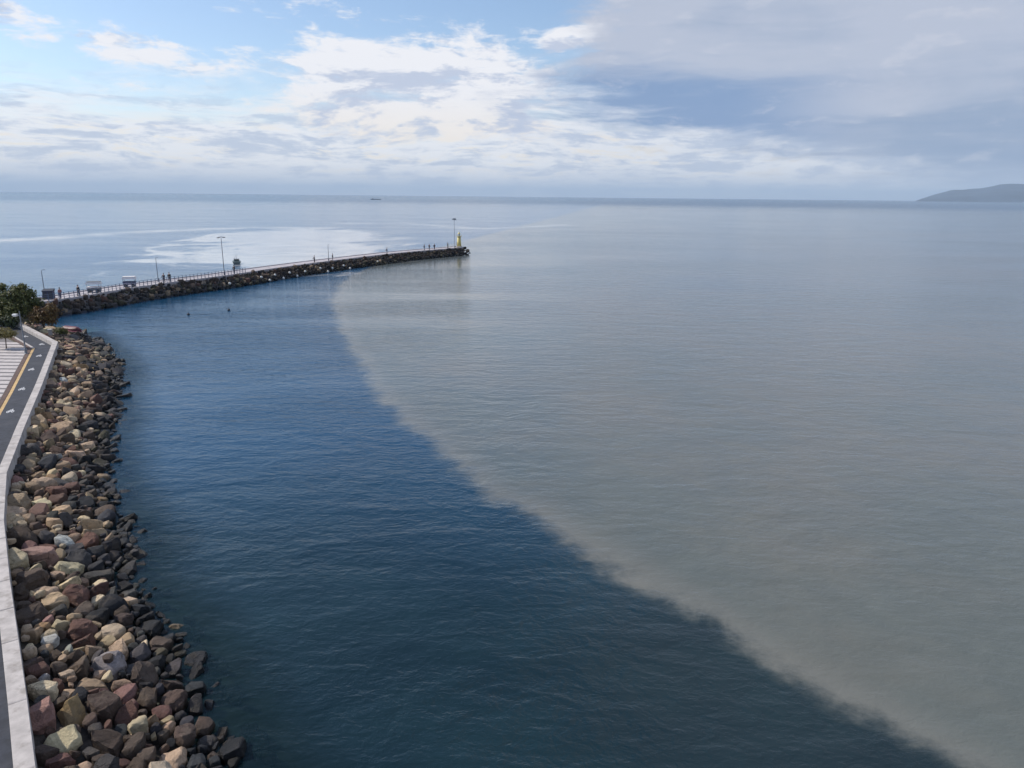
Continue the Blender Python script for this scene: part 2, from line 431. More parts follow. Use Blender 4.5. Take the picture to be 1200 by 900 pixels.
# painted bicycle marks
def bicycle_mesh():
    bm = bmesh.new()
    def ring(cx, cy, r0, r1, n=14):
        a = [bm.verts.new((cx + r0 * math.cos(2 * math.pi * k / n), cy + r0 * math.sin(2 * math.pi * k / n), 0)) for k in range(n)]
        b_ = [bm.verts.new((cx + r1 * math.cos(2 * math.pi * k / n), cy + r1 * math.sin(2 * math.pi * k / n), 0)) for k in range(n)]
        for k in range(n): bm.faces.new((a[k], b_[k], b_[(k + 1) % n], a[(k + 1) % n]))
    def bar(p, q, w=.05):
        p, q = Vector(p), Vector(q); t = (q - p).normalized(); u = Vector((-t.y, t.x)) * w
        bm.faces.new([bm.verts.new((*v, z)) for v, z in ((p - u, .001), (q - u, .001), (q + u, .001), (p + u, .001))])
    ring(-.34, 0, .13, .25); ring(.34, 0, .13, .25)
    bar((-.34, 0), (-.12, .38)); bar((-.12, .38), (.22, .38)); bar((.34, 0), (.22, .5)); bar((-.12, .38), (.02, 0)); bar((.02, 0), (.22, .38)); bar((-.34, 0), (.02, 0)); bar((.12, .52), (.32, .52))
    for f in bm.faces:
        if f.normal.z < 0: f.normal_flip()
    me = bpy.data.meshes.new('bicycle_mark'); bm.normal_update(); bm.to_mesh(me); bm.free(); me.materials.append(M_white); return me
bike = bicycle_mesh()
for (x, y, a) in [(-55.1, 79.7, 45), (-50.6, 75.5, 40), (-47.3, 69.87, 28), (-44.35, 64.16, 28), (-40.7, 57.35, 28), (-37.4, 51.11, 28)]:
    o = link('bicycle_mark', bike, path, (x, y, PATH_Z + .005)); o.rotation_euler = (0, 0, R(a)); o.scale = (.42, 1.3, 1)

# paved terrace of pale slabs laid in rows
terr = empty('paved_terrace', (0, 0, 0)); tag(terr, 'terrace of pale paving rows left of the dark path', 'paving', kind='structure')
TER = [(-42.0, 52.2), (-52.2, 73.6), (-59.5, 79.0), (-75, 80), (-75, 30), (-37.5, 38)]
tb = [tuple(p) for p in strip_l[8:12]]
terr_poly = [tuple(strip_l[8]), tuple(strip_l[9]), tuple(strip_l[10]), tuple(strip_l[11]), (-57.2, 79.3), (-72, 82), (-72, 38)]
bm = bmesh.new(); f = bm.faces.new([bm.verts.new((x, y, LAND_Z + .02)) for x, y in terr_poly])
if f.normal.z < 0: f.normal_flip()
bm.normal_update()
bm_obj('paving_bed', bm, M_joint, terr)
def strip_right(y):     # x of the border strip at this y
    L = strip_l
    for (x0, y0), (x1, y1) in zip(L[:-1], L[1:]):
        if min(y0, y1) <= y <= max(y0, y1) and y1 != y0: return x0 + (x1 - x0) * (y - y0) / (y1 - y0)
    return None
y = 44.0
while y < 76.5:
    h = .95
    xr0, xr1 = strip_right(y), strip_right(y + h)
    if xr0 and xr1:
        x = min(xr0, xr1) - .06; first = True
        while x > -66:
            w = 3.2 if not first else 1.4 + 1.8 * rng.random()
            bm = bmesh.new(); z1 = LAND_Z + .05 + rng.uniform(-.003, .003)
            if first:
                vsn = [bm.verts.new(c_) for c_ in [(x - w, y, z1), (xr0 - .06, y, z1), (xr1 - .06, y + h, z1), (x - w, y + h, z1)]]
                bt = [bm.verts.new((v.co.x, v.co.y, z1 - .08)) for v in vsn]
                bm.faces.new(vsn); bm.faces.new(bt[::-1])
                for i in range(4): bm.faces.new((vsn[i], bt[i], bt[(i + 1) % 4], vsn[(i + 1) % 4]))
            else: box(bm, x - w, x, y, y + h, z1 - .08, z1)
            bm_obj('paving_slab', bm, M_pave, terr)
            x -= w + .05; first = False
    y += h + .42

# ------------------------------------------------------------------ sea wall
bm = bmesh.new()
wi = wall_in; wo_ = np.array(WALL_OUT)
n = len(wi)
prof = [(wo_, -.6), (wo_, WALL_Z - .03), (offset_line(WALL_OUT, .03), WALL_Z), (offset_line(WALL_OUT, .47), WALL_Z), (wi, WALL_Z - .03), (wi, LAND_Z - .2)]
rows = [[bm.verts.new((x, y, z)) for x, y in L] for L, z in prof]
for a, b_ in zip(rows[:-1], rows[1:]):
    for i in range(n - 1): bm.faces.new((a[i], a[i + 1], b_[i + 1], b_[i]))
bm.faces.new([r[0] for r in rows]); bm.faces.new([r[-1] for r in rows][::-1])
bmesh.ops.recalc_face_normals(bm, faces=bm.faces)
sw_ = bm_obj('sea_wall', bm, M_conc)
for i in range(n - 1):
    a0, a1 = np.array(WALL_OUT[i]), np.array(WALL_OUT[i + 1]); b0, b1 = wi[i], wi[i + 1]
    L = float(np.linalg.norm(a1 - a0)); m_ = max(1, round(L / 2.6))
    for k in range(m_):
        g0, g1 = (k + .012 / (L / m_)) / m_, (k + 1 - .012 / (L / m_)) / m_
        q = [a0 + (a1 - a0) * g0, a0 + (a1 - a0) * g1, b0 + (b1 - b0) * g1, b0 + (b1 - b0) * g0]
        c4 = sum(q) / 4; zt = WALL_Z + .05 + rng.uniform(-.006, .006)
        bm = bmesh.new()
        lo_ = [bm.verts.new((*(c4 + (p - c4) * 1.0 + (p - c4) / np.linalg.norm(p - c4) * .0), WALL_Z - .005)) for p in q]
        md_ = [bm.verts.new((v.co.x, v.co.y, zt - .015)) for v in lo_]
        hi_ = [bm.verts.new((v.co.x + (c4[0] - v.co.x) * .03, v.co.y + (c4[1] - v.co.y) * .03, zt)) for v in lo_]
        for A4, B4 in ((lo_, md_), (md_, hi_)):
            for j in range(4): bm.faces.new((A4[j], A4[(j + 1) % 4], B4[(j + 1) % 4], B4[j]))
        bm.faces.new(hi_); bmesh.ops.recalc_face_normals(bm, faces=bm.faces)
        bm_obj('coping_slab', bm, M_conc, sw_)
tag(sw_, 'low pale concrete sea wall between the dark path and the boulders', 'wall')

# ------------------------------------------------------------------ boulders
def rock_material(name, src):
    mt = bpy.data.materials.new(name); mt.use_nodes = True
    g = NT(mt.node_tree)
    geo = g.new('ShaderNodeNewGeometry'); P = geo.outputs['Position']
    base = g.attr('rock_col', src, 'Color')
    tcn = g.noise(P, 1.7, 6, .65); fine = g.noise(P, 9.0, 6, .7); sp = g.noise(P, 26.0, 4, .7)
    k = g.add(.15, g.add(g.mul(tcn, .75), g.add(g.mul(fine, .75), g.mul(sp, .25))))
    colr = g.mix_mul(base, k)
    colr = g.mix(g.mul(g.step(fine, .56, .70), .35), colr, g.mix_mul(base, 1.5))
    colr = g.mix(g.mul(g.step(g.noise(P, 3.1, 6, .72), .52, .64), .6), colr, g.mix_mul(base, .42))
    colr = g.mix(g.mul(g.step(g.noise(P, 1.1, 5, .7), .52, .66), .35), colr, (.16, .13, .10))
    vc = g.new('ShaderNodeTexVoronoi', feature='DISTANCE_TO_EDGE'); vc.inputs['Scale'].default_value = 1.9
    g.put(vc.inputs['Vector'], g.vadd(P, g.vmul(g.noise(P, 2.4, 4, .6, col=True), (.5, .5, .5))))
    crack = g.step(vc.outputs['Distance'], .035, .0)
    crack = g.mul(crack, g.step(g.noise(P, .9, 3, .5), .50, .62))
    colr = g.mix(g.mul(crack, .5), colr, g.mix_mul(base, .3))
    s3 = g.new('ShaderNodeSeparateXYZ'); g.put(s3.inputs[0], P)
    wet = g.step(g.add(s3.outputs[2], g.mul(g.sub(tcn, .5), .7)), .55, .12)
    colr = g.mix(wet, colr, g.vmul(colr, (.30, .31, .30)))
    b = g.new('ShaderNodeBsdfPrincipled'); g.put(b.inputs['Base Color'], colr)
    g.put(b.inputs['Roughness'], g.mixf(wet, .88, .35)); b.inputs['Specular IOR Level'].default_value = .3
    bp = g.new('ShaderNodeBump'); bp.inputs['Distance'].default_value = .10; bp.inputs['Strength'].default_value = 1.0
    g.put(bp.inputs['Height'], g.sub(g.add(g.mul(fine, .9), g.mul(sp, .35)), g.mul(crack, .35))); g.put(b.inputs['Normal'], bp.outputs[0])
    o = g.new('ShaderNodeOutputMaterial'); g.l.new(b.outputs[0], o.inputs[0])
    return mt
M_rock_o = rock_material('boulder_stone', 'OBJECT'); M_rock_g = rock_material('rubble_stone', 'GEOMETRY')
PAL = dict(cream=(.52, .42, .29), tan=(.37, .275, .185), ochre=(.27, .185, .10), red=(.125, .070, .057), brown=(.092, .068, .055),
           pink=(.27, .165, .135), grey=(.068, .065, .064), slate=(.038, .040, .047), black=(.020, .021, .025), light=(.42, .41, .40), olive=(.075, .070, .045))
def pick_col(t, r):
    if t < .50: tab = [('cream', .17), ('tan', .30), ('brown', .25), ('red', .12), ('pink', .06), ('grey', .06), ('slate', .03), ('ochre', .03), ('light', .01)]
    elif t < .70: tab = [('cream', .04), ('tan', .12), ('brown', .28), ('red', .05), ('grey', .22), ('slate', .20), ('black', .10), ('light', .01)]
    else: tab = [('brown', .12), ('grey', .16), ('slate', .34), ('black', .34), ('olive', .05), ('ochre', .01)]
    u = r.random() * sum(w for _, w in tab)
    for nme, w in tab:
        u -= w
        if u <= 0: break
    k = r.uniform(.72, 1.22); c_ = PAL[nme]
    return tuple(x * k * r.uniform(.95, 1.05) for x in c_)

def power_cells(pts, rad, reach=2.4):
    pts = np.array(pts); rad = np.array(rad); cells = []
    for i in range(len(pts)):
        p = pts[i]; r_ = rad[i] * 1.35
        poly = [(p[0] + r_ * math.cos(a), p[1] + r_ * math.sin(a)) for a in np.linspace(0, 2 * math.pi, 11)[:-1]]
        d2 = ((pts - p) ** 2).sum(1); nb = np.where((d2 < (rad + rad[i]) ** 2 * reach) & (d2 > 1e-9))[0]
        for j in nb:
            q = pts[j]; ex, ey = q - p; L2 = d2[j]
            k = .5 * (L2 + rad[i] ** 2 - rad[j] ** 2)
            res = []
            m = len(poly)
            for a in range(m):
                A, B = poly[a], poly[(a + 1) % m]
                fa = (A[0] - p[0]) * ex + (A[1] - p[1]) * ey - k; fb = (B[0] - p[0]) * ex + (B[1] - p[1]) * ey - k
                if fa <= 0: res.append(A)
                if (fa < 0) != (fb < 0) and fa != fb:
                    t = fa / (fa - fb); res.append((A[0] + t * (B[0] - A[0]), A[1] + t * (B[1] - A[1])))
            poly = res
            if len(poly) < 3: break
        cells.append(poly)
    return cells

def make_rock(poly, r, level, hscale=1.0):
    """angular stone filling a cell; returns verts, faces, local to the cell centre"""
    c_ = np.mean(poly, axis=0); Q = np.array(poly) - c_
    size = math.sqrt(max(.02, abs(sum(Q[i][0] * Q[(i + 1) % len(Q)][1] - Q[(i + 1) % len(Q)][0] * Q[i][1] for i in range(len(Q))) / 2)))
    h = size * r.uniform(.12, .27) * hscale
    tx, ty = r.gauss(0, .26), r.gauss(0, .26)
    bm = bmesh.new()
    def ring(s, z, jit, tilt):
        for i in range(len(Q)):
            A = Q[i]; B = Q[(i + 1) % len(Q)]
            for t in (r.uniform(.05, .5),):
                q = (A * (1 - t) + B * t) * s * r.uniform(1 - jit, 1 + jit * .5)
                bm.verts.new((q[0], q[1], z + r.gauss(0, .06) * size + tilt * (tx * q[0] + ty * q[1])))
    ring(.90, -.5 * size, .05, 0); ring(1.0, -.02 * size, .07, .5); ring(r.uniform(.70, .95), h, .18, 1.0)
    geom = bmesh.ops.convex_hull(bm, input=bm.verts)
    bmesh.ops.delete(bm, geom=list({e for e in geom['geom_interior'] + geom['geom_unused'] if isinstance(e, bmesh.types.BMVert)}), context='VERTS')
    bmesh.ops.dissolve_limit(bm, angle_limit=R(13), verts=bm.verts, edges=bm.edges)
    if level >= 1:
        bmesh.ops.bevel(bm, geom=list(bm.edges), offset=size * .03, segments=1, affect='EDGES', clamp_overlap=True)
    bmesh.ops.triangulate(bm, faces=bm.faces)
    if level >= 2:
        bmesh.ops.subdivide_edges(bm, edges=[e for e in bm.edges if e.calc_length() > size * .16], cuts=2 if size > .8 else 1, use_grid_fill=True)
        bmesh.ops.triangulate(bm, faces=bm.faces)
        so = Vector((r.uniform(-50, 50), r.uniform(-50, 50), r.uniform(-50, 50)))
        bm.normal_update()
        for v in bm.verts:
            k = (noise.fractal(v.co / size * 1.8 + so, .75, 2.1, 5) * .085 - abs(noise.noise(v.co / size * 2.6 + so * .7)) * .06) * size
            v.co += v.normal * k
    bm.normal_update()
    V = [tuple(v.co) for v in bm.verts]; bm.verts.index_update(); F = [tuple(v.index for v in f.verts) for f in bm.faces]
    sharp = [(e.verts[0].index, e.verts[1].index) for e in bm.edges if len(e.link_faces) == 2 and e.calc_face_angle(0) > R(32)] if level else None
    bm.free()
    return c_, V, F, size, sharp
def rock_mesh(name, V, F, m, smooth=True):
    me = bpy.data.meshes.new(name); me.from_pydata(V, [], F); me.update(); me.materials.append(m)
    if smooth:
        me.polygons.foreach_set('use_smooth', [True] * len(F))
        me.set_sharp_from_angle(angle=R(24))
    return me
def scatter(poly, rmin, rmax, r, tries, skew=1.6):
    xs = [p[0] for p in poly]; ys = [p[1] for p in poly]; x0, x1, y0, y1 = min(xs), max(xs), min(ys), max(ys)
    cell = rmax * 2; grid = {}; pts, rad = [], []
    for phase in range(3):
        for _ in range(tries):
            x, y = r.uniform(x0, x1), r.uniform(y0, y1)
            if not inside(x, y, poly): continue
            rr = (rmin + (rmax - rmin) * r.random() ** skew) if phase == 0 else rmin * (1.1 - .3 * phase)
            kx, ky = int(x // cell), int(y // cell); ok = True
            for a in (-1, 0, 1):
                for b_ in (-1, 0, 1):
                    for j in grid.get((kx + a, ky + b_), ()):
                        if (pts[j][0] - x) ** 2 + (pts[j][1] - y) ** 2 < (.78 * (rad[j] + rr)) ** 2: ok = False; break
                    if not ok: break
                if not ok: break
            if ok:
                grid.setdefault((kx, ky), []).append(len(pts)); pts.append((x, y)); rad.append(rr)
    return pts, rad

CAM = np.array((0, 0, 18.0))
def app_size(size, p): return size / max(5.0, float(np.linalg.norm(np.array(p) - CAM)))

# main revetment
rev = empty('rock_revetment', (-30, 45, 0)); bpy.context.view_layer.update()
tag(rev, 'slope of brown, tan and dark boulders between the sea wall and the water', 'rock slope')
wall_line = offset_line(WALL_OUT, -.10)
shore_out = offset_line(SHORE, -.55)
wsel = [tuple(p) for p in wall_line[3:14]]; ssel = [tuple(p) for p in shore_out[2:]]
wsel = [tuple(wall_line[2])] + wsel; ssel = [tuple(shore_out[1])] + ssel
region = wsel + [(-68, 101)] + ssel[::-1]
# no rocks under the pier root
rr = random.Random(11)
pts, rad = scatter(region, .24, .70, rr, 26000, 1.25)
cells = power_cells(pts, rad)
WL = np.array(WALL_OUT); SL = np.array(SHORE)
PX = np.array([p[0] for p in pts]); PY = np.array([p[1] for p in pts])
dw = np.maximum(0, -signed_dist(PX, PY, WL)); ds = signed_dist(PX, PY, SL)     # ds > 0 landward
rocks = []
for i, poly in enumerate(cells):
    if len(poly) < 4 or (ds[i] < .15 and rad[i] > .42) or (ds[i] < -.2 and rad[i] > .34): continue
    t = dw[i] / max(.3, dw[i] + max(ds[i], 0)) if ds[i] > 0 else 1.0 + min(1, -ds[i])
    zb = 2.12 * (1 - min(t, 1)) ** .9 - .25 if ds[i] > 0 else -.25 + .75 * ds[i]
    zb += rr.gauss(0, .07) - .04
    if ds[i] <= 0 and rr.random() < .15: zb += .25
    pos = (pts[i][0], pts[i][1], zb)
    rocks.append(dict(poly=poly, z=zb, t=t, app=app_size(rad[i], pos), r=rad[i]))
# loose stones thrown on top
for _ in range(45):
    k = rr.randrange(len(rocks)); q = rocks[k]
    if q['t'] > .95: continue
    c_ = np.mean(q['poly'], axis=0); r_ = rr.uniform(.20, .38)
    n_ = rr.randint(5, 7); a0 = rr.random() * 6
    poly = [(c_[0] + r_ * rr.uniform(.75, 1.15) * math.cos(a0 + 6.283 * a / n_), c_[1] + r_ * rr.uniform(.75, 1.15) * math.sin(a0 + 6.283 * a / n_)) for a in range(n_)]
    rocks.append(dict(poly=poly, z=q['z'] + .42 * q['r'] + .12, t=q['t'], app=app_size(r_, (*c_, 1)), r=r_))
rocks.sort(key=lambda q: -q['app'])
sv_, sf_, sc_ = [], [], []
for i, q in enumerate(rocks):
    c_, V, F, size, _s = make_rock(q['poly'], rr, 2 if q['app'] > .0100 else 1, 1.0)
    colr = pick_col(q['t'] + rr.gauss(0, .10), rr)
    slope = Matrix.Rotation(rr.gauss(0, .08), 3, 'X') @ Matrix.Rotation(rr.gauss(0, .08), 3, 'Y')
    if i < 300:
        o = link('boulder', rock_mesh('boulder', V, F, M_rock_o), rev, (c_[0] + 30, c_[1] - 45, q['z']))
        o.rotation_euler = slope.to_euler(); o['rock_col'] = colr
    else:
        b0 = len(sv_)
        for v in V:
            v = slope @ Vector(v); sv_.append((v.x + c_[0] + 30, v.y + c_[1] - 45, v.z + q['z']))
        sf_ += [tuple(a + b0 for a in f_) for f_ in F]; sc_ += [colr] * len(V)
me = rock_mesh('rubble', sv_, sf_, M_rock_g)
a = me.attributes.new('rock_col', 'FLOAT_COLOR', 'POINT'); a.data.foreach_set('color', np.array([(*c_, 1) for c_ in sc_], np.float32).ravel())
o = link('rubble', me, rev); o['kind'] = 'stuff'
# rubble core under the boulders, coloured dark to paint the shade in the gaps
core_v, core_f = [], []
A = catmull([tuple(p) for p in offset_line(WALL_OUT, .12)[2:14]], 6); B = catmull(ssel, 6)
def resample(P, n):
    P = np.array(P); d = np.r_[0, np.cumsum(np.linalg.norm(np.diff(P, axis=0), axis=1))]; t = np.linspace(0, d[-1], n)
    return np.stack([np.interp(t, d, P[:, 0]), np.interp(t, d, P[:, 1])], 1)
A = resample(A, 90); B = resample(B, 90)
M_core = mat('gap_shade_gravel', (.045, .040, .036), .95, .4, 3.0, .05, 8)
for k, t in enumerate((0, .33, .66, 1.0)):
    for a_, b_ in zip(A, B):
        p = a_ * (1 - t) + b_ * t; core_v.append((p[0] + 30, p[1] - 45, 1.6 - 2.6 * t))
for k in range(3):
    for i in range(89): core_f.append((k * 90 + i, (k + 1) * 90 + i, (k + 1) * 90 + i + 1, k * 90 + i + 1))
py_obj('gap_shade_core', core_v, core_f, M_core, rev, True)

# ------------------------------------------------------------------ pier
pier = empty('pier', (-60, 130, 0)); tag(pier, 'long stone pier curving out to sea with a pale deck', 'pier'); OX, OY = 60, -130
def pier_off(d): return offset_line(PIER, d)
def pshift(P): return [(x + OX, y + OY) for x, y in P]
def smp(d, i0, i1): return pier_off(d)[i0:i1]
o = ribbon('deck', pshift(pier_off(.05)), pshift(pier_off(5.0)), DECK_Z, M_deck, pier, 2.6)
o = ribbon('kerb', pshift(pier_off(-.02)), pshift(pier_off(.32)), DECK_Z + .16, M_deck, pier, .3)
o = ribbon('kerb', pshift(pier_off(4.75)), pshift(pier_off(5.05)), DECK_Z + .16, M_deck, pier, .3)
npier = len(PIER); tt = np.linspace(0, 1, npier)
T = np.gradient(PIER, axis=0); T /= np.linalg.norm(T, axis=1)[:, None]; NR = np.stack([T[:, 1], -T[:, 0]], 1)
footw = 1.6 + 1.9 * tt - 1.3 * np.clip((tt - .88) / .12, 0, 1)
foot = PIER + NR * footw[:, None]
tipv = T[-1] * .6
head = [tuple(PIER[-1] + NR[-1] * footw[-1]), tuple(PIER[-1] + NR[-1] * 1.6 + tipv), tuple(PIER[-1] - NR[-1] * 4.0 + tipv), tuple(PIER[-1] - NR[-1] * 5.5)]
back = PIER - NR * 4.7
pregion = [tuple(p) for p in PIER - NR * .15] + [tuple(PIER[-1] - NR[-1] * 5.0)] + [head[3], head[2], head[1]] + [tuple(p) for p in foot[::-1]]
rp = random.Random(5)
ppts, prad = scatter(pregion, .26, .55, rp, 22000)
pc = power_cells(ppts, prad)
PX = np.array([p[0] for p in ppts]); PY = np.array([p[1] for p in ppts])
dd = np.maximum(0, -signed_dist(PX, PY, PIER))
prow = []
for i, poly in enumerate(pc):
    if len(poly) < 4: continue
    k = int(np.argmin(((PIER - np.array(ppts[i])) ** 2).sum(1))); t = min(1, dd[i] / footw[k])
    z = 2.02 * (1 - t) ** .62 - .14 + rp.gauss(0, .12)
    prow.append((app_size(prad[i], (*ppts[i], z)), poly, z, t))
prow.sort(key=lambda q: -q[0])
sv_, sf_, sc_ = [], [], []
for i, (ap, poly, z, t) in enumerate(prow):
    c_, V, F, size, _s = make_rock(poly, rp, 0, 1.25)
    u = rp.random()
    base = PAL['brown'] if u < .42 else PAL['grey'] if u < .58 else PAL['tan'] if u < .72 else PAL['red'] if u < .78 else PAL['olive'] if u < .88 else PAL['black']
    if t > .75: base = PAL['black'] if rp.random() < .6 else PAL['olive']
    k = rp.uniform(.6, 1.1) * (1.0 if poly[0][1] < 155 else .62); colr = tuple(x * k for x in base)
    if i < 200:
        o = link('boulder', rock_mesh('boulder', V, F, M_rock_o, False), pier, (c_[0] + OX, c_[1] + OY, z)); o['rock_col'] = colr
    else:
        b0 = len(sv_); sv_ += [(v[0] + c_[0] + OX, v[1] + c_[1] + OY, v[2] + z) for v in V]
        sf_ += [tuple(a + b0 for a in f_) for f_ in F]; sc_ += [colr] * len(V)
me = rock_mesh('rubble', sv_, sf_, M_rock_g, False)
a = me.attributes.new('rock_col', 'FLOAT_COLOR', 'POINT'); a.data.foreach_set('color', np.array([(*c_, 1) for c_ in sc_], np.float32).ravel())
o = link('rubble', me, pier); o['kind'] = 'stuff'

# railing along the near edge
M_rail = mat('blue_grey_railing', (.13, .17, .24), .5, .2, 3.0)
rail_path = resample(pier_off(.18)[:36], 55)
rl = empty('pier_railing', (rail_path[0][0], rail_path[0][1], DECK_Z)); tag(rl, 'blue grey post railing along the landward half of the pier', 'railing')
rx, ry = rail_path[0]
bm = bmesh.new(); tube(bm, [(0, 0, .1), (0, 0, 1.12)], .055, 6); box(bm, -.09, .09, -.09, .09, .155, .20)
pm = bpy.data.meshes.new('post'); bm.to_mesh(pm); bm.free(); pm.materials.append(M_rail)
for x, y in rail_path: link('post', pm, rl, (x - rx, y - ry, 0))
for hz in (.45, .78, 1.08):
    bm = bmesh.new(); tube(bm, [(x - rx, y - ry, hz) for x, y in rail_path], .026, 5); bm_obj('rail', bm, M_rail, rl)

# ------------------------------------------------------------------ lamps
M_pole = mat('galvanised_pole', (.20, .22, .25), .5, .15, 2.0, metal=.3)
M_poled = mat('dark_pole', (.08, .09, .11), .5, .15, 2.0)
M_head = mat('white_lamp_housing', (.75, .75, .74), .4, .05, 3.0)
def lamp(loc, h, kind, label, rz=0.0, m=None):
    t = empty('lamp_post', loc, rz); m = m or M_poled
    tag(t, label, 'lamp post')
    bm = bmesh.new(); lathe(bm, [(.20, 0), (.20, .06), (.13, .10), (.12, .5), (.09, .55)], 10); bm_obj('base', bm, m, t)
    bm = bmesh.new(); tube(bm, [(0, 0, .3), (0, 0, h * .6), (0, 0, h)], [.07, .058, .042], 8); bm_obj('pole', bm, m, t)
    if kind == 'T':
        bm = bmesh.new(); tube(bm, [(-.75, 0, h - .12), (0, 0, h), (.75, 0, h - .12)], .04, 6); bm_obj('arm', bm, m, t)
        for s in (-1, 1):
            bm = bmesh.new(); box(bm, s * .75 - .28, s * .75 + .28, -.14, .14, h - .24, h - .08, .04); bm_obj('lamp_head', bm, m, t)
    elif kind == 'flood':
        bm = bmesh.new(); lathe(bm, [(.05, h - .3), (.5, h - .1), (.55, h), (.05, h + .06)], 12); bm_obj('crown_ring', bm, m, t)
        for a in range(4):
            bm = bmesh.new(); box(bm, -.18, .18, .28, .62, h - .45, h - .15, .03, Matrix.Rotation(a * math.pi / 2, 4, 'Z')); bm_obj('floodlight', bm, m, t)
    elif kind == 'post':
        bm = bmesh.new(); tube(bm, [(0, 0, h - .55), (-.25, 0, h - .35), (-.5, 0, h - .33)], .035, 6); bm_obj('arm', bm, m, t)
        bm = bmesh.new(); box(bm, -.78, -.30, -.17, .17, h - .52, h - .30, .06); hd_ = bm_obj('lamp_head', bm, M_head, t)
        bm = bmesh.new(); box(bm, -.70, -.38, -.12, .12, h - .56, h - .515, .01); bm_obj('lens', bm, M_head, hd_)
    else:
        bm = bmesh.new(); tube(bm, [(0, 0, h), (0, .25, h + .12), (0, .6, h + .1)], .03, 6); bm_obj('arm', bm, m, t)
        bm = bmesh.new(); box(bm, -.08, .08, .45, .85, h + .04, h + .13, .02); bm_obj('lamp_head', bm, m, t)
    return t
lamp((-49.25, 70.9, LAND_Z + .04), 4.35, 'post', 'slim grey lamp post with a white head on the paved terrace', R(-10), M_pole)
lamp((-57.9, 144.5, DECK_Z), 7.6, 'T', 'tall double headed lamp post halfway along the pier', R(70))
lamp((-18.6, 230.3, DECK_Z), 9.0, 'flood', 'tallest lamp post beside the yellow beacon at the pier tip', 0, M_pole)
lamp((-72.0, 110.0, DECK_Z), 4.2, 'arm', 'thin lamp post by the dark cabinet at the pier root', R(0), M_pole)
lamp((-65.6, 132.9, DECK_Z), 4.3, 'arm', 'thin lamp post just left of the two dark figures on the pier', R(0), M_pole)
lamp((-45.8, 179.8, DECK_Z), 3.8, 'arm', 'short lamp post far out on the pier, before the beacon', R(0), M_poled)

# ------------------------------------------------------------------ beacon
M_beac = mat('yellow_beacon_paint', (.64, .54, .20), .55, .10, 1.5, dark=(.52, .44, .17))
M_dark = mat('dark_paint', (.035, .04, .055), .6, .2, 3.0)
M_glass = mat('lantern_glass', (.35, .40, .40), .15, .05, 3.0)
t = empty('beacon_tower', (-17.2, 230.9, DECK_Z)); tag(t, 'small yellow beacon tower at the seaward tip of the pier', 'beacon')
bm = bmesh.new(); lathe(bm, [(1.0, 0), (1.0, .35), (.85, .4)], 12); bm_obj('plinth', bm, M_conc, t)
bm = bmesh.new(); lathe(bm, [(.72, .38), (.62, 1.8), (.52, 3.4)], 14); bm_obj('tower', bm, M_beac, t, True)
bm = bmesh.new(); lathe(bm, [(.8, 3.4), (.8, 3.5)], 14); bm_obj('gallery', bm, M_beac, t)
bm = bmesh.new(); lathe(bm, [(.34, 3.5), (.34, 4.3)], 10); lan = bm_obj('lantern', bm, M_glass, t)
bm = bmesh.new(); lathe(bm, [(.44, 4.3), (.40, 4.4), (.06, 4.75), (.03, 5.2)], 10); bm_obj('lantern_roof', bm, M_beac, lan)
bm = bmesh.new(); box(bm, -.76, -.60, -.28, .28, .4, 1.7); bm_obj('door', bm, M_pole, t)
for a in range(10):
    bm = bmesh.new(); x, y = .76 * math.cos(a * .628), .76 * math.sin(a * .628); tube(bm, [(x, y, 3.5), (x, y, 4.0)], .02, 5); bm_obj('railing_post', bm, M_beac, t)

# ------------------------------------------------------------------ carts and cabinet on the pier
M_canvas = mat('white_canvas', (.72, .69, .68), .8, .08, 3.0)
M_navy = mat('navy_panel', (.03, .04, .10), .6, .2, 3.0)
M_lilac = mat('lilac_grey_panel', (.33, .31, .38), .7, .1, 3.0)
M_greyp = mat('grey_panel', (.16, .17, .18), .7, .15, 3.0)
M_tyre = mat('black_rubber', (.02, .02, .022), .8, .1, 3.0)
def cart(loc, rz, lab, canopy, counter, base, trim):
    t = empty('vendor_cart', loc, rz); tag(t, lab, 'cart')
    bm = bmesh.new(); box(bm, -.95, .95, -.5, .5, .32, .72, .03); bm_obj('body', bm, base, t)
    bm = bmesh.new(); box(bm, -1.0, 1.0, -.55, .55, .723, .95, .03); bm_obj('counter', bm, counter, t)
    for sx in (-.9, .9):
        for sy in (-.45, .45):
            bm = bmesh.new(); tube(bm, [(sx, sy, .95), (sx, sy, 1.5)], .03, 6); bm_obj('canopy_post', bm, M_poled, t)
    bm = bmesh.new()
    v = [bm.verts.new(p) for p in [(-1.1, -.65, 1.36), (1.1, -.65, 1.36), (1.1, .65, 1.36), (-1.1, .65, 1.36), (-.95, -.5, 1.72), (.95, -.5, 1.72), (.95, .5, 1.72), (-.95, .5, 1.72)]]
    for f_ in ((0, 1, 5, 4), (1, 2, 6, 5), (2, 3, 7, 6), (3, 0, 4, 7), (4, 5, 6, 7), (3, 2, 1, 0)): bm.faces.new([v[i] for i in f_])
    bm_obj('canopy', bm, canopy, t)
    bm = bmesh.new(); box(bm, -.97, .97, -.52, .52, 1.723, 1.79, .02); bm_obj('canopy_trim', bm, trim, t)
    for sx in (-.62, .62):
        for sy in (-.53, .53):
            bm = bmesh.new(); tube(bm, [(sx, sy - .05, .26), (sx, sy + .05, .26)], .26, 12); w_ = bm_obj('wheel', bm, M_tyre, t)
            bm = bmesh.new(); tube(bm, [(sx, sy - .062, .26), (sx, sy + .062, .26)], .10, 8); bm_obj('hub', bm, M_greyp, w_)
    return t
cart((-68.6, 117.4, DECK_Z), R(10), 'white cart with a grey base behind the pier railing, nearer the shore', M_canvas, M_canvas, M_greyp, M_greyp)
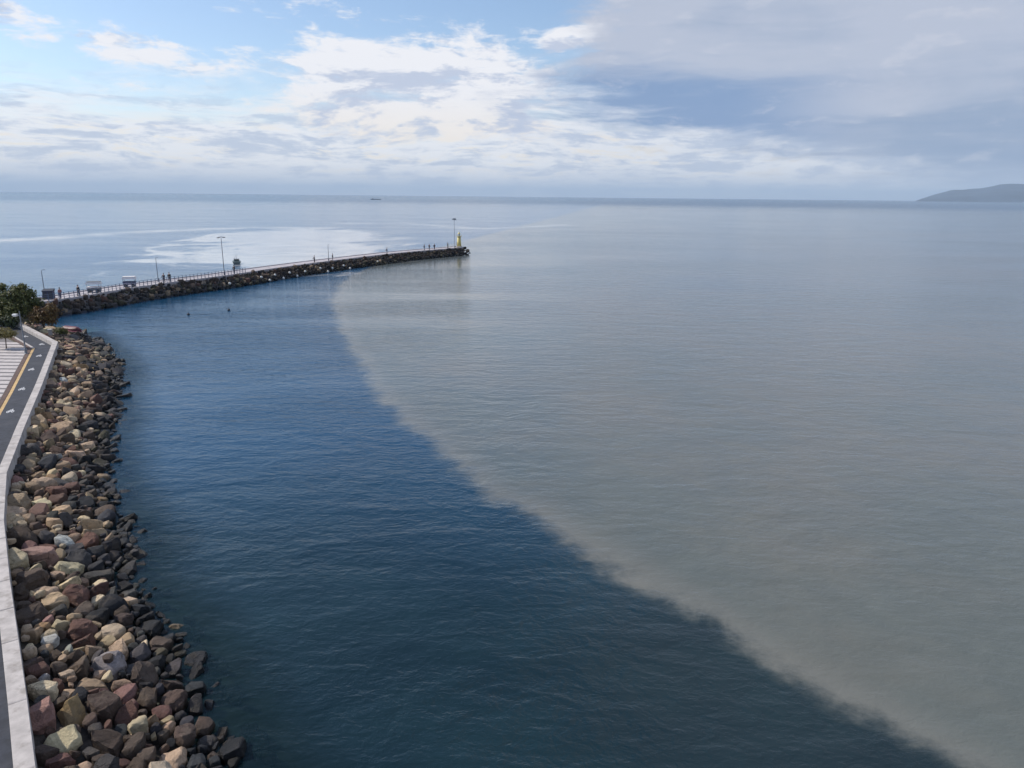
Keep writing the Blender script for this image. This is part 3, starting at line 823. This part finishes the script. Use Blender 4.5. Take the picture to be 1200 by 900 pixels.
cart((-66.8, 125.1, DECK_Z), R(15), 'white canopied cart with a navy body behind the pier railing, farther out', M_canvas, M_navy, M_lilac, M_canvas)
t = empty('storage_cabinet', (-70.9, 109.2, DECK_Z), R(15)); tag(t, 'dark navy cabinet with a sloping lid at the pier root', 'cabinet')
bm = bmesh.new(); box(bm, -.7, .7, -.5, .5, .08, 1.25, .03); bm_obj('body', bm, M_navy, t)
bm = bmesh.new(); v = [bm.verts.new(p) for p in [(-.76, -.56, 1.25), (.76, -.56, 1.25), (.76, .56, 1.25), (-.76, .56, 1.25), (-.76, -.56, 1.32), (.76, -.56, 1.32), (.76, .56, 1.55), (-.76, .56, 1.55)]]
for f_ in ((0, 1, 5, 4), (1, 2, 6, 5), (2, 3, 7, 6), (3, 0, 4, 7), (4, 5, 6, 7), (3, 2, 1, 0)): bm.faces.new([v[i] for i in f_])
bm_obj('lid', bm, M_dark, t)
for sx in (-.36, .36):
    bm = bmesh.new(); box(bm, sx - .3, sx + .3, -.53, -.503, .16, 1.15); d_ = bm_obj('door', bm, M_dark, t)
    bm = bmesh.new(); box(bm, sx * .35 - .02, sx * .35 + .02, -.56, -.53, .6, .8); bm_obj('handle', bm, M_pole, d_)
bm = bmesh.new(); box(bm, -.72, .72, -.45, .45, 0, .08); bm_obj('plinth', bm, M_greyp, t)

# ------------------------------------------------------------------ people
M_skin = mat('skin', (.42, .26, .19), .6, .08, 6.0); M_hair = mat('dark_hair', (.02, .016, .014), .7, .2, 20.0)
def skin(name, V, E_, rads, m, parent, root=0, sub=1):
    me = bpy.data.meshes.new(name); me.from_pydata(V, E_, []); o = bpy.data.objects.new(name, me); COL.objects.link(o)
    md = o.modifiers.new('s', 'SKIN'); md.use_smooth_shade = True
    for i, sk in enumerate(me.skin_vertices[0].data):
        r_ = rads[i]; sk.radius = r_ if isinstance(r_, tuple) else (r_, r_); sk.use_root = (i == root)
    sb = o.modifiers.new('d', 'SUBSURF'); sb.levels = sub; sb.render_levels = sub
    dg = bpy.context.evaluated_depsgraph_get(); ev = o.evaluated_get(dg); nm = bpy.data.meshes.new_from_object(ev)
    o.modifiers.clear(); o.data = nm; bpy.data.meshes.remove(me); nm.name = name
    nm.materials.clear(); nm.materials.append(m); nm.polygons.foreach_set('use_smooth', [True] * len(nm.polygons))
    o.parent = parent
    return o
def person(loc, rz, lab, top, legs, stride=.12, arm=0.0, h=1.72):
    t = empty('person', loc, rz); t.scale = (h / 1.72,) * 3; tag(t, lab, 'person')
    mt = mat('jacket', top, .85, .15, 6.0); ml = mat('trousers', legs, .85, .15, 6.0); ms_ = mat('shoes', (.03, .03, .035), .6, .1, 5)
    s = stride
    V = [(0, 0, .95), (0, -.01, 1.15), (0, 0, 1.38), (0, .01, 1.48), (0, .02, 1.56), (0, .02, 1.68),
         (.09, 0, .90), (.10, s * .55, .50), (.10, s - .03, .08), (.10, s + .12, .04),
         (-.09, 0, .90), (-.10, -s * .35, .50), (-.10, -s - .03, .08), (-.10, -s + .10, .04),
         (.19, 0, 1.36), (.25, .02 + arm * .2, 1.10), (.24, .10 + arm * .35, .86 + arm * .12), (.24, .14 + arm * .4, .76 + arm * .14),
         (-.19, 0, 1.36), (-.25, -.02 + arm * .15, 1.10), (-.24, .06 + arm * .3, .86 + arm * .1), (-.24, .08 + arm * .36, .76 + arm * .12)]
    E_ = [(0, 1), (1, 2), (2, 3), (3, 4), (4, 5), (0, 6), (6, 7), (7, 8), (8, 9), (0, 10), (10, 11), (11, 12), (12, 13), (2, 14), (14, 15), (15, 16), (16, 17), (2, 18), (18, 19), (19, 20), (20, 21)]
    rads = [(.14, .10), (.13, .10), (.14, .10), .06, .09, .085, .085, .06, .042, .04, .085, .06, .042, .04, .06, .045, .035, .04, .06, .045, .035, .04]
    skin('body', V, E_, rads, M_skin, t)
    iv = [0, 1, 2, 14, 15, 16, 18, 19, 20]; mp = {a: b for b, a in enumerate(iv)}
    skin('jacket', [V[i] for i in iv], [(mp[a], mp[b]) for a, b in E_ if a in mp and b in mp], [(.17, .13), (.165, .13), (.165, .12), .085, .065, .055, .085, .065, .055], mt, t)
    iv = [0, 6, 7, 8, 10, 11, 12]; mp = {a: b for b, a in enumerate(iv)}
    skin('trousers', [V[i] for i in iv], [(mp[a], mp[b]) for a, b in E_ if a in mp and b in mp], [(.155, .115), .105, .08, .065, .105, .08, .065], ml, t)
    for sx, sy in ((.10, s), (-.10, -s)):
        bm = bmesh.new(); box(bm, sx - .05, sx + .05, sy - .09, sy + .18, 0, .10, .03); bm_obj('shoe', bm, ms_, t)
    bm = bmesh.new(); bmesh.ops.create_uvsphere(bm, u_segments=10, v_segments=7, radius=.105)
    for v in bm.verts: v.co = Vector((v.co.x, v.co.y * 1.1 - .005, v.co.z + 1.665))
    bmesh.ops.delete(bm, geom=[v for v in bm.verts if v.co.z < 1.62 or (v.co.y > .07 and v.co.z < 1.70)], context='VERTS')
    bm_obj('hair', bm, M_hair, t, True)
    return t
person((-69.4, 109.6, DECK_Z), R(60), 'person in a reddish top beside the dark cabinet at the pier root', (.28, .12, .13), (.16, .14, .20), .10)
person((-68.6, 113.0, DECK_Z), R(-20), 'person in black between the dark cabinet and the first cart', (.015, .02, .03), (.02, .03, .04), .14)
person((-63.7, 131.2, DECK_Z), R(170), 'left one of two people in dark clothes standing together on the pier', (.03, .035, .05), (.02, .02, .04), .06, .6)
person((-63.1, 132.1, DECK_Z), R(200), 'right one of two people in dark clothes standing together on the pier', (.04, .05, .05), (.015, .015, .04), .06, .2, 1.78)
person((-57.0, 147.4, DECK_Z), R(40), 'person in dark clothes just right of the tall double headed lamp', (.05, .06, .07), (.03, .035, .04), .10, .5)
person((-47.7, 173.8, DECK_Z), R(120), 'lone person in grey far along the pier near the short lamp', (.09, .09, .10), (.04, .04, .05), .05, .8)
person((-45.0, 180.6, DECK_Z), R(-90), 'person in dark clothes standing at the foot of the short lamp', (.04, .045, .05), (.03, .03, .04), .04)
person((-35.3, 203.0, DECK_Z), R(90), 'lone dark figure midway between the short lamp and the beacon', (.05, .055, .07), (.03, .03, .04), .05, .9)
person((-26.6, 217.4, DECK_Z), R(80), 'leftmost of the group of people near the beacon', (.03, .03, .04), (.03, .03, .04), .08, .4, 1.8)
person((-25.4, 220.0, DECK_Z), R(200), 'person in a grey coat, second of the group near the beacon', (.16, .15, .16), (.05, .05, .06), .05)
person((-24.0, 221.2, DECK_Z), R(30), 'person in dark clothes, third of the group near the beacon', (.035, .04, .05), (.03, .03, .05), .10)
person((-20.6, 228.7, DECK_Z), R(-60), 'person in green standing closest to the yellow beacon', (.06, .10, .08), (.03, .03, .04), .05)

# ------------------------------------------------------------------ white floats along the pier foot
M_float = mat('white_float', (.72, .72, .68), .45, .08, 4.0)
bm = bmesh.new(); bmesh.ops.create_uvsphere(bm, u_segments=12, v_segments=8, radius=.26)
for v in bm.verts: v.co.z *= 1.08
fm = bpy.data.meshes.new('float_body'); bm.to_mesh(fm); bm.free(); fm.materials.append(M_float); fm.polygons.foreach_set('use_smooth', [True] * len(fm.polygons))
bm = bmesh.new(); lathe(bm, [(.10, .30), (.10, .38), (.05, .42), (.05, .46)], 8); em = bpy.data.meshes.new('eyelet'); bm.to_mesh(em); bm.free(); em.materials.append(M_dark)
fl = [(.562, 1.1), (.592, 1.1), (.624, 1.1), (.655, .9), (.690, 1.1), (.712, .8), (.738, 1.0), (.81, .9), (.572, .35), (.602, .3), (.632, .3), (.698, .25), (.745, .25), (.49, .9)]
for u, z in fl:
    i = u * (npier - 1); k = int(i); p = PIER[k] * (1 - i + k) + PIER[k + 1] * (i - k); q = footw[k]
    d_ = q * (1 - (z / 1.95) ** 1.6) + .35
    p = p + NR[k] * d_
    t = empty('white_float', (p[0], p[1], z)); tag(t, 'small round white float halfway up the dark rocks of the pier side' if z > .5 else 'small round white float at the waterline below the pier rocks', 'float', 'white floats on the pier rocks' if z > .5 else 'white floats at the pier waterline')
    link('float_body', fm, t); link('eyelet', em, t)

# ------------------------------------------------------------------ boats, buoys, ship
def hull(bm, L, B, H, n=11, flat=.25, sheer=.18):
    rows = []
    for i in range(n):
        u = i / (n - 1); x = (u - .5) * L
        w = B / 2 * (1 - max(0, (u - .35) / .65) ** 2.4) * (.86 + .14 * min(1, u / .3)); w = max(w, .02)
        zt = H * (1 + sheer * max(0, u - .3) / .7)
        kz = 0 if u < .8 else (u - .8) / .2 * H * .5
        rows.append([bm.verts.new((x, s * w * k, z)) for s, k, z in ((-1, 1, zt), (-1, .9, kz + .45 * (zt - kz)), (-1, .45, kz + .05), (1, .45, kz + .05), (1, .9, kz + .45 * (zt - kz)), (1, 1, zt))])
    for a, b_ in zip(rows[:-1], rows[1:]):
        for k in range(5): bm.faces.new((a[k], b_[k], b_[k + 1], a[k + 1]))
        bm.faces.new((a[5], b_[5], b_[0], a[0]))
    bm.faces.new(rows[0]); bm.faces.new(rows[-1][::-1]); bmesh.ops.recalc_face_normals(bm, faces=bm.faces)
M_boat = mat('dark_green_hull', (.09, .12, .125), .5, .15, 3.0)
M_mar = mat('maroon_hull', (.10, .025, .045), .55, .2, 3.0); M_pinkp = mat('pink_band', (.30, .09, .14), .55, .15, 3.0)
t = empty('fishing_boat', (-73.4, 192.0, -.18), R(112)); tag(t, 'small dark fishing boat with a stub mast on the water behind the pier', 'boat')
bm = bmesh.new(); hull(bm, 5.8, 2.1, .85); h_ = bm_obj('hull', bm, M_boat, t)
bm = bmesh.new(); box(bm, -1.1, .7, -.62, .62, .80, 1.35, .08); cb = bm_obj('cabin', bm, M_boat, t)
bm = bmesh.new(); box(bm, -1.3, .85, -.72, .72, 1.353, 1.43, .03); bm_obj('cabin_roof', bm, M_greyp, cb)
for sx in (-.6, .2):
    for sy in (-.625, .625):
        bm = bmesh.new(); box(bm, sx - .25, sx + .25, sy - .012, sy + .012, 1.0, 1.28); bm_obj('window', bm, M_glass, cb)
bm = bmesh.new(); tube(bm, [(.2, 0, 1.4), (.2, 0, 2.5)], .05, 6); bm_obj('mast', bm, M_poled, t)
bm = bmesh.new(); tube(bm, [(-1.9, .5, .85), (-1.9, .5, 2.2)], .035, 6); bm_obj('pole', bm, M_poled, t)
t = empty('upturned_boat', (-55.6, 89.3, .95), R(-20)); tag(t, 'maroon and pink upturned rowing boat lying on the rocks by the cove', 'boat')
bm = bmesh.new(); hull(bm, 2.8, 1.15, .5)
for v in bm.verts: v.co.z = .62 - v.co.z
bmesh.ops.recalc_face_normals(bm, faces=bm.faces); bm_obj('hull', bm, M_mar, t)
for s in (-1, 1):
    bm = bmesh.new(); tube(bm, [(-1.4, s * .52, .13), (-.3, s * .60, .12), (.5, s * .56, .10), (1.1, s * .34, .07), (1.38, s * .05, .04)], .055, 6); bm_obj('gunwale', bm, M_pinkp, t)
bm = bmesh.new(); tube(bm, [(-1.35, 0, .60), (.6, 0, .58), (1.1, 0, .42)], .04, 6); bm_obj('keel', bm, M_pinkp, t)
for (x, y, lab) in ((-49.5, 108.4, 'dark mooring buoy in the cove, nearer the rocks'), (-45.1, 113.0, 'dark mooring buoy in the cove, nearer the plume edge')):
    t = empty('mooring_buoy', (x, y, -.12)); tag(t, lab, 'buoy', 'mooring buoys in the cove')
    bm = bmesh.new(); lathe(bm, [(.05, -.1), (.17, 0), (.22, .15), (.18, .32), (.08, .40)], 12); bm_obj('float_body', bm, M_dark, t, True)
    bm = bmesh.new(); tube(bm, [(0, 0, .38), (0, 0, .62)], .03, 6); bm_obj('stem', bm, M_dark, t)
M_ship = mat('far_ship_paint', (.10, .12, .15), .7, .1, .3)
t = empty('cargo_ship', (-538, 2880, -1.6), R(8)); t.scale = (.85, .85, .7); tag(t, 'tiny dark ship low on the horizon left of the beacon', 'ship')
bm = bmesh.new(); hull(bm, 48, 8, 4.5); bm_obj('hull', bm, M_ship, t)
bm = bmesh.new(); box(bm, -18, -9, -3.4, 3.4, 4.0, 8.0, .2); bm_obj('superstructure', bm, M_ship, t)
bm = bmesh.new(); box(bm, -14, -12, -1.0, 1.0, 8.0, 9.5, .2); bm_obj('funnel', bm, M_ship, t)
bm = bmesh.new(); box(bm, -3, 14, -3, 3, 4.2, 6.2, .2); bm_obj('hatch', bm, M_ship, t)

# ------------------------------------------------------------------ hill across the bay
M_hill = mat('haze_blue_scrub', (.030, .044, .072), .95, .4, .004)  # blue of the distance haze mixed into the scrub's own colour
hv, hf = [], []
hxs = np.linspace(0, 1, 120); hys = np.linspace(12500, 15500, 26)
for j, y in enumerate(hys):
    for i, x in enumerate(hxs):
        u = x
        x = .540 * y + u * 9300
        v = (y - 12500) / 3000
        ridge = 330 * (min(1, max(0, (u - .002) / .17)) ** .72) * (1 + .10 * math.sin(u * 40))
        prof_ = math.sin(math.pi * min(1, v * .62)) ** .8
        n_ = noise.fractal(Vector((x / 1300, y / 1300, 3.3)), 1.0, 2.0, 6) * 75 * min(1, u * 12)
        z = (ridge + n_) * prof_ * min(1, v * 6) - 8
        hv.append((x, y, z))
for j in range(25):
    for i in range(119):
        a = j * 120 + i; hf.append((a, a + 1, a + 121, a + 120))
tag(py_obj('hill', hv, hf, M_hill, smooth=True), 'hazy blue headland on the horizon at the right', 'hill', kind='structure')

# ------------------------------------------------------------------ trees and planting
def leaf_material(name, c0, c1):
    mt = bpy.data.materials.new(name); mt.use_nodes = True; g = NT(mt.node_tree)
    oi = g.attr('leaf_tone'); geo = g.new('ShaderNodeNewGeometry')
    colr = g.mix(oi, c0, c1)
    b = g.new('ShaderNodeBsdfPrincipled'); g.put(b.inputs['Base Color'], colr); b.inputs['Roughness'].default_value = .6
    tl = g.new('ShaderNodeBsdfTranslucent'); g.put(tl.inputs[0], colr)
    ms = g.new('ShaderNodeMixShader'); ms.inputs[0].default_value = .25; g.l.new(b.outputs[0], ms.inputs[1]); g.l.new(tl.outputs[0], ms.inputs[2])
    o = g.new('ShaderNodeOutputMaterial'); g.l.new(ms.outputs[0], o.inputs[0]); return mt
M_bark = mat('bark', (.09, .065, .05), .9, .3, 6.0, .02, 20)
def tree(name, loc, lab, clumps, nleaf, lsize, lm, cat='tree', trunk_r=.16, seed=1):
    """clumps: (x, y, z, rx, ry, rz) foliage masses; limbs reach from the trunk into each"""
    r = random.Random(seed); t = empty(name, loc); tag(t, lab, cat)
    zlow = min(c_[2] for c_ in clumps)
    bm = bmesh.new(); fork = (r.uniform(-.1, .1), r.uniform(-.1, .1), max(.25, zlow * .7))
    tube(bm, [(0, 0, -.1), (fork[0] * .5, fork[1] * .5, fork[2] * .5), fork], [trunk_r * 1.3, trunk_r, trunk_r * .85], 8)
    for c_ in clumps:
        mid = tuple(fork[k] * .5 + c_[k] * .5 + r.uniform(-.15, .15) for k in range(3))
        tube(bm, [fork, mid, c_[:3]], [trunk_r * .6, trunk_r * .4, trunk_r * .12], 6)
        for _ in range(4):
            e = tuple(c_[k] + r.uniform(-.8, .8) * c_[3 + k] for k in range(3)); tube(bm, [mid, e], [trunk_r * .25, .015], 5)
    bm_obj('trunk', bm, M_bark, t)
    V, F, tone = [], [], []
    tot = sum(c_[3] * c_[4] + c_[5] * c_[3] for c_ in clumps)
    for c_ in clumps:
        n_ = int(nleaf * (c_[3] * c_[4] + c_[5] * c_[3]) / tot)
        so = Vector((r.uniform(0, 90), r.uniform(0, 90), r.uniform(0, 90)))
        k = 0; guard = 0
        while k < n_ and guard < n_ * 12:
            guard += 1
            d = Vector((r.gauss(0, 1), r.gauss(0, 1), r.gauss(0, 1))).normalized(); rr_ = r.random() ** .45
            bumpy = 1 + .55 * noise.noise(d * 2.3 + so)
            if noise.noise(d * 3.3 * rr_ + so * 1.7) < .02: continue
            p = Vector((c_[0] + d.x * rr_ * bumpy * c_[3], c_[1] + d.y * rr_ * bumpy * c_[4], c_[2] + d.z * rr_ * bumpy * c_[5]))
            if p.z < .15: continue
            nrm = (d + Vector((r.gauss(0, .6), r.gauss(0, .6), r.gauss(0, .6) + .3))).normalized()
            u = nrm.cross(Vector((r.gauss(0, 1), r.gauss(0, 1), r.gauss(0, 1)))).normalized(); w = nrm.cross(u)
            s = lsize * r.uniform(.6, 1.3); b0 = len(V)
            V += [tuple(p - u * s), tuple(p + w * s * .45 + nrm * s * .1), tuple(p + u * s), tuple(p - w * s * .45 + nrm * s * .1)]
            F.append((b0, b0 + 1, b0 + 2, b0 + 3)); tt_ = min(1, max(0, r.gauss(.5 + .35 * noise.noise(p * .9 + so), .2))); tone += [tt_] * 4; k += 1
    o = py_obj('crown', V, F, lm, t); put_attr(o.data, 'leaf_tone', tone)
    return t
M_leafG = leaf_material('leaf_green', (.032, .050, .018), (.17, .175, .045))
M_leafD = leaf_material('leaf_dark', (.020, .036, .020), (.085, .110, .040))
M_leafR = leaf_material('leaf_russet', (.11, .045, .025), (.20, .15, .045))
M_leafO = leaf_material('leaf_olive', (.13, .12, .035), (.24, .20, .070))
tree('broadleaf_tree', (-61.0, 86.8, LAND_Z), 'bushy green tree at the left edge, next to the pier root', [(-.6, 0, 3.3, 1.6, 1.6, 1.5), (1.2, .3, 3.6, 1.4, 1.4, 1.3), (.2, -.6, 2.0, 1.8, 1.5, 1.3), (2.0, .2, 2.3, 1.3, 1.3, 1.3), (-1.8, .2, 2.3, 1.4, 1.4, 1.5), (.5, .4, 4.4, .8, .8, .6), (2.3, .3, 3.9, .6, .6, .5), (-1.0, .2, 4.7, .6, .6, .5), (1.6, .1, 4.8, .45, .45, .4), (3.0, .2, 2.9, .7, .7, .6)], 7500, .19, M_leafG, seed=2)
tree('broadleaf_tree', (-65.8, 88.5, LAND_Z), 'darker tree cut by the left edge of the picture', [(0, 0, 3.0, 1.8, 1.8, 1.6), (1.2, -.5, 2.0, 1.5, 1.5, 1.3), (-1.4, 0, 2.4, 1.6, 1.6, 1.6), (.2, .2, 4.0, 1.1, 1.1, .8)], 6000, .17, M_leafD, seed=3)
tree('russet_shrub', (-57.0, 86.0, LAND_Z), 'russet and olive bush between the green tree and the cove', [(0, 0, 1.5, 1.3, 1.2, 1.2), (.9, .4, 1.9, 1.0, 1.0, 1.1), (-.9, .1, 1.2, 1.0, 1.0, .9), (1.0, -.1, .9, .8, .8, .8)], 4200, .14, M_leafR, 'bush', .09, 4)
tree('dark_hedge_bush', (-62.0, 84.2, LAND_Z), 'dark low bush in the shade under the green tree', [(0, 0, .9, 1.4, .8, .8), (1.8, .3, .9, 1.2, .8, .8), (-1.6, 0, .9, 1.2, .8, .8)], 3600, .13, M_leafD, 'bush', .07, 5)
tree('young_tree', (-52.9, 73.3, LAND_Z + .03), 'small olive leaved tree standing on the paved terrace', [(-.2, 0, 1.65, 1.0, 1.0, .50), (.55, .1, 1.55, .7, .7, .42), (-.9, 0, 1.55, .8, .8, .42)], 3200, .10, M_leafO, 'tree', .05, 6)
tree('wall_shrub', (-53.9, 84.0, 1.4), 'small green shrub among the rocks outside the wall corner', [(0, 0, .6, .5, .5, .5), (.4, .3, .5, .4, .4, .4)], 700, .10, M_leafG, 'shrub', .04, 7)

# planter kerb behind the young tree, and a pale block by the wall corner
t = empty('planter_wall', (-61.5, 80.5, LAND_Z)); tag(t, 'low curved grey planter wall in front of the dark bush', 'planter')
bm = bmesh.new(); A_ = [(3.4 * math.cos(R(a)), 1.9 * math.sin(R(a))) for a in range(0, 181, 12)]; B_ = [(x * .86, y * .82) for x, y in A_]
ra = [[bm.verts.new((x, y, z)) for x, y in L] for L, z in ((A_, 0), (A_, .5), (B_, .5), (B_, 0))]
for a, b_ in zip(ra, ra[1:] + ra[:1]):
    for i in range(len(A_) - 1): bm.faces.new((a[i], a[i + 1], b_[i + 1], b_[i]))
bm.faces.new([r_[0] for r_ in ra]); bm.faces.new([r_[-1] for r_ in ra][::-1]); bmesh.ops.recalc_face_normals(bm, faces=bm.faces)
bm_obj('kerb', bm, M_greyp, t)
bm = bmesh.new(); bm.faces.new([bm.verts.new((x, y, .42)) for x, y in B_]); bm_obj('soil', bm, M_soil, t)
t = empty('concrete_block', (-54.6, 83.3, 1.3), R(30)); tag(t, 'small pale concrete block outside the bend in the sea wall', 'block')
bm = bmesh.new(); box(bm, -.2, .2, -.18, .18, 0, .9, .04); bm_obj('body', bm, M_conc, t)
bm = bmesh.new(); box(bm, -.25, .25, -.22, .22, .903, 1.0, .03); bm_obj('cap', bm, M_conc, t)

# ------------------------------------------------------------------ haze over the bay
hz_ = bpy.data.materials.new('sea_haze'); hz_.use_nodes = True
g = NT(hz_.node_tree)
pv = g.new('ShaderNodeVolumePrincipled'); pv.inputs['Color'].default_value = (.60, .79, 1.0, 1); pv.inputs['Density'].default_value = 4.8e-5; pv.inputs['Anisotropy'].default_value = 0.0
out = g.new('ShaderNodeOutputMaterial'); g.l.new(pv.outputs[0], out.inputs['Volume'])
bm = bmesh.new(); box(bm, -41000, 41000, -41000, 41000, -6, 470); hz = bm_obj('haze', bm, hz_)
tag(hz, 'thin blue sea haze over the bay', 'haze', kind='stuff')
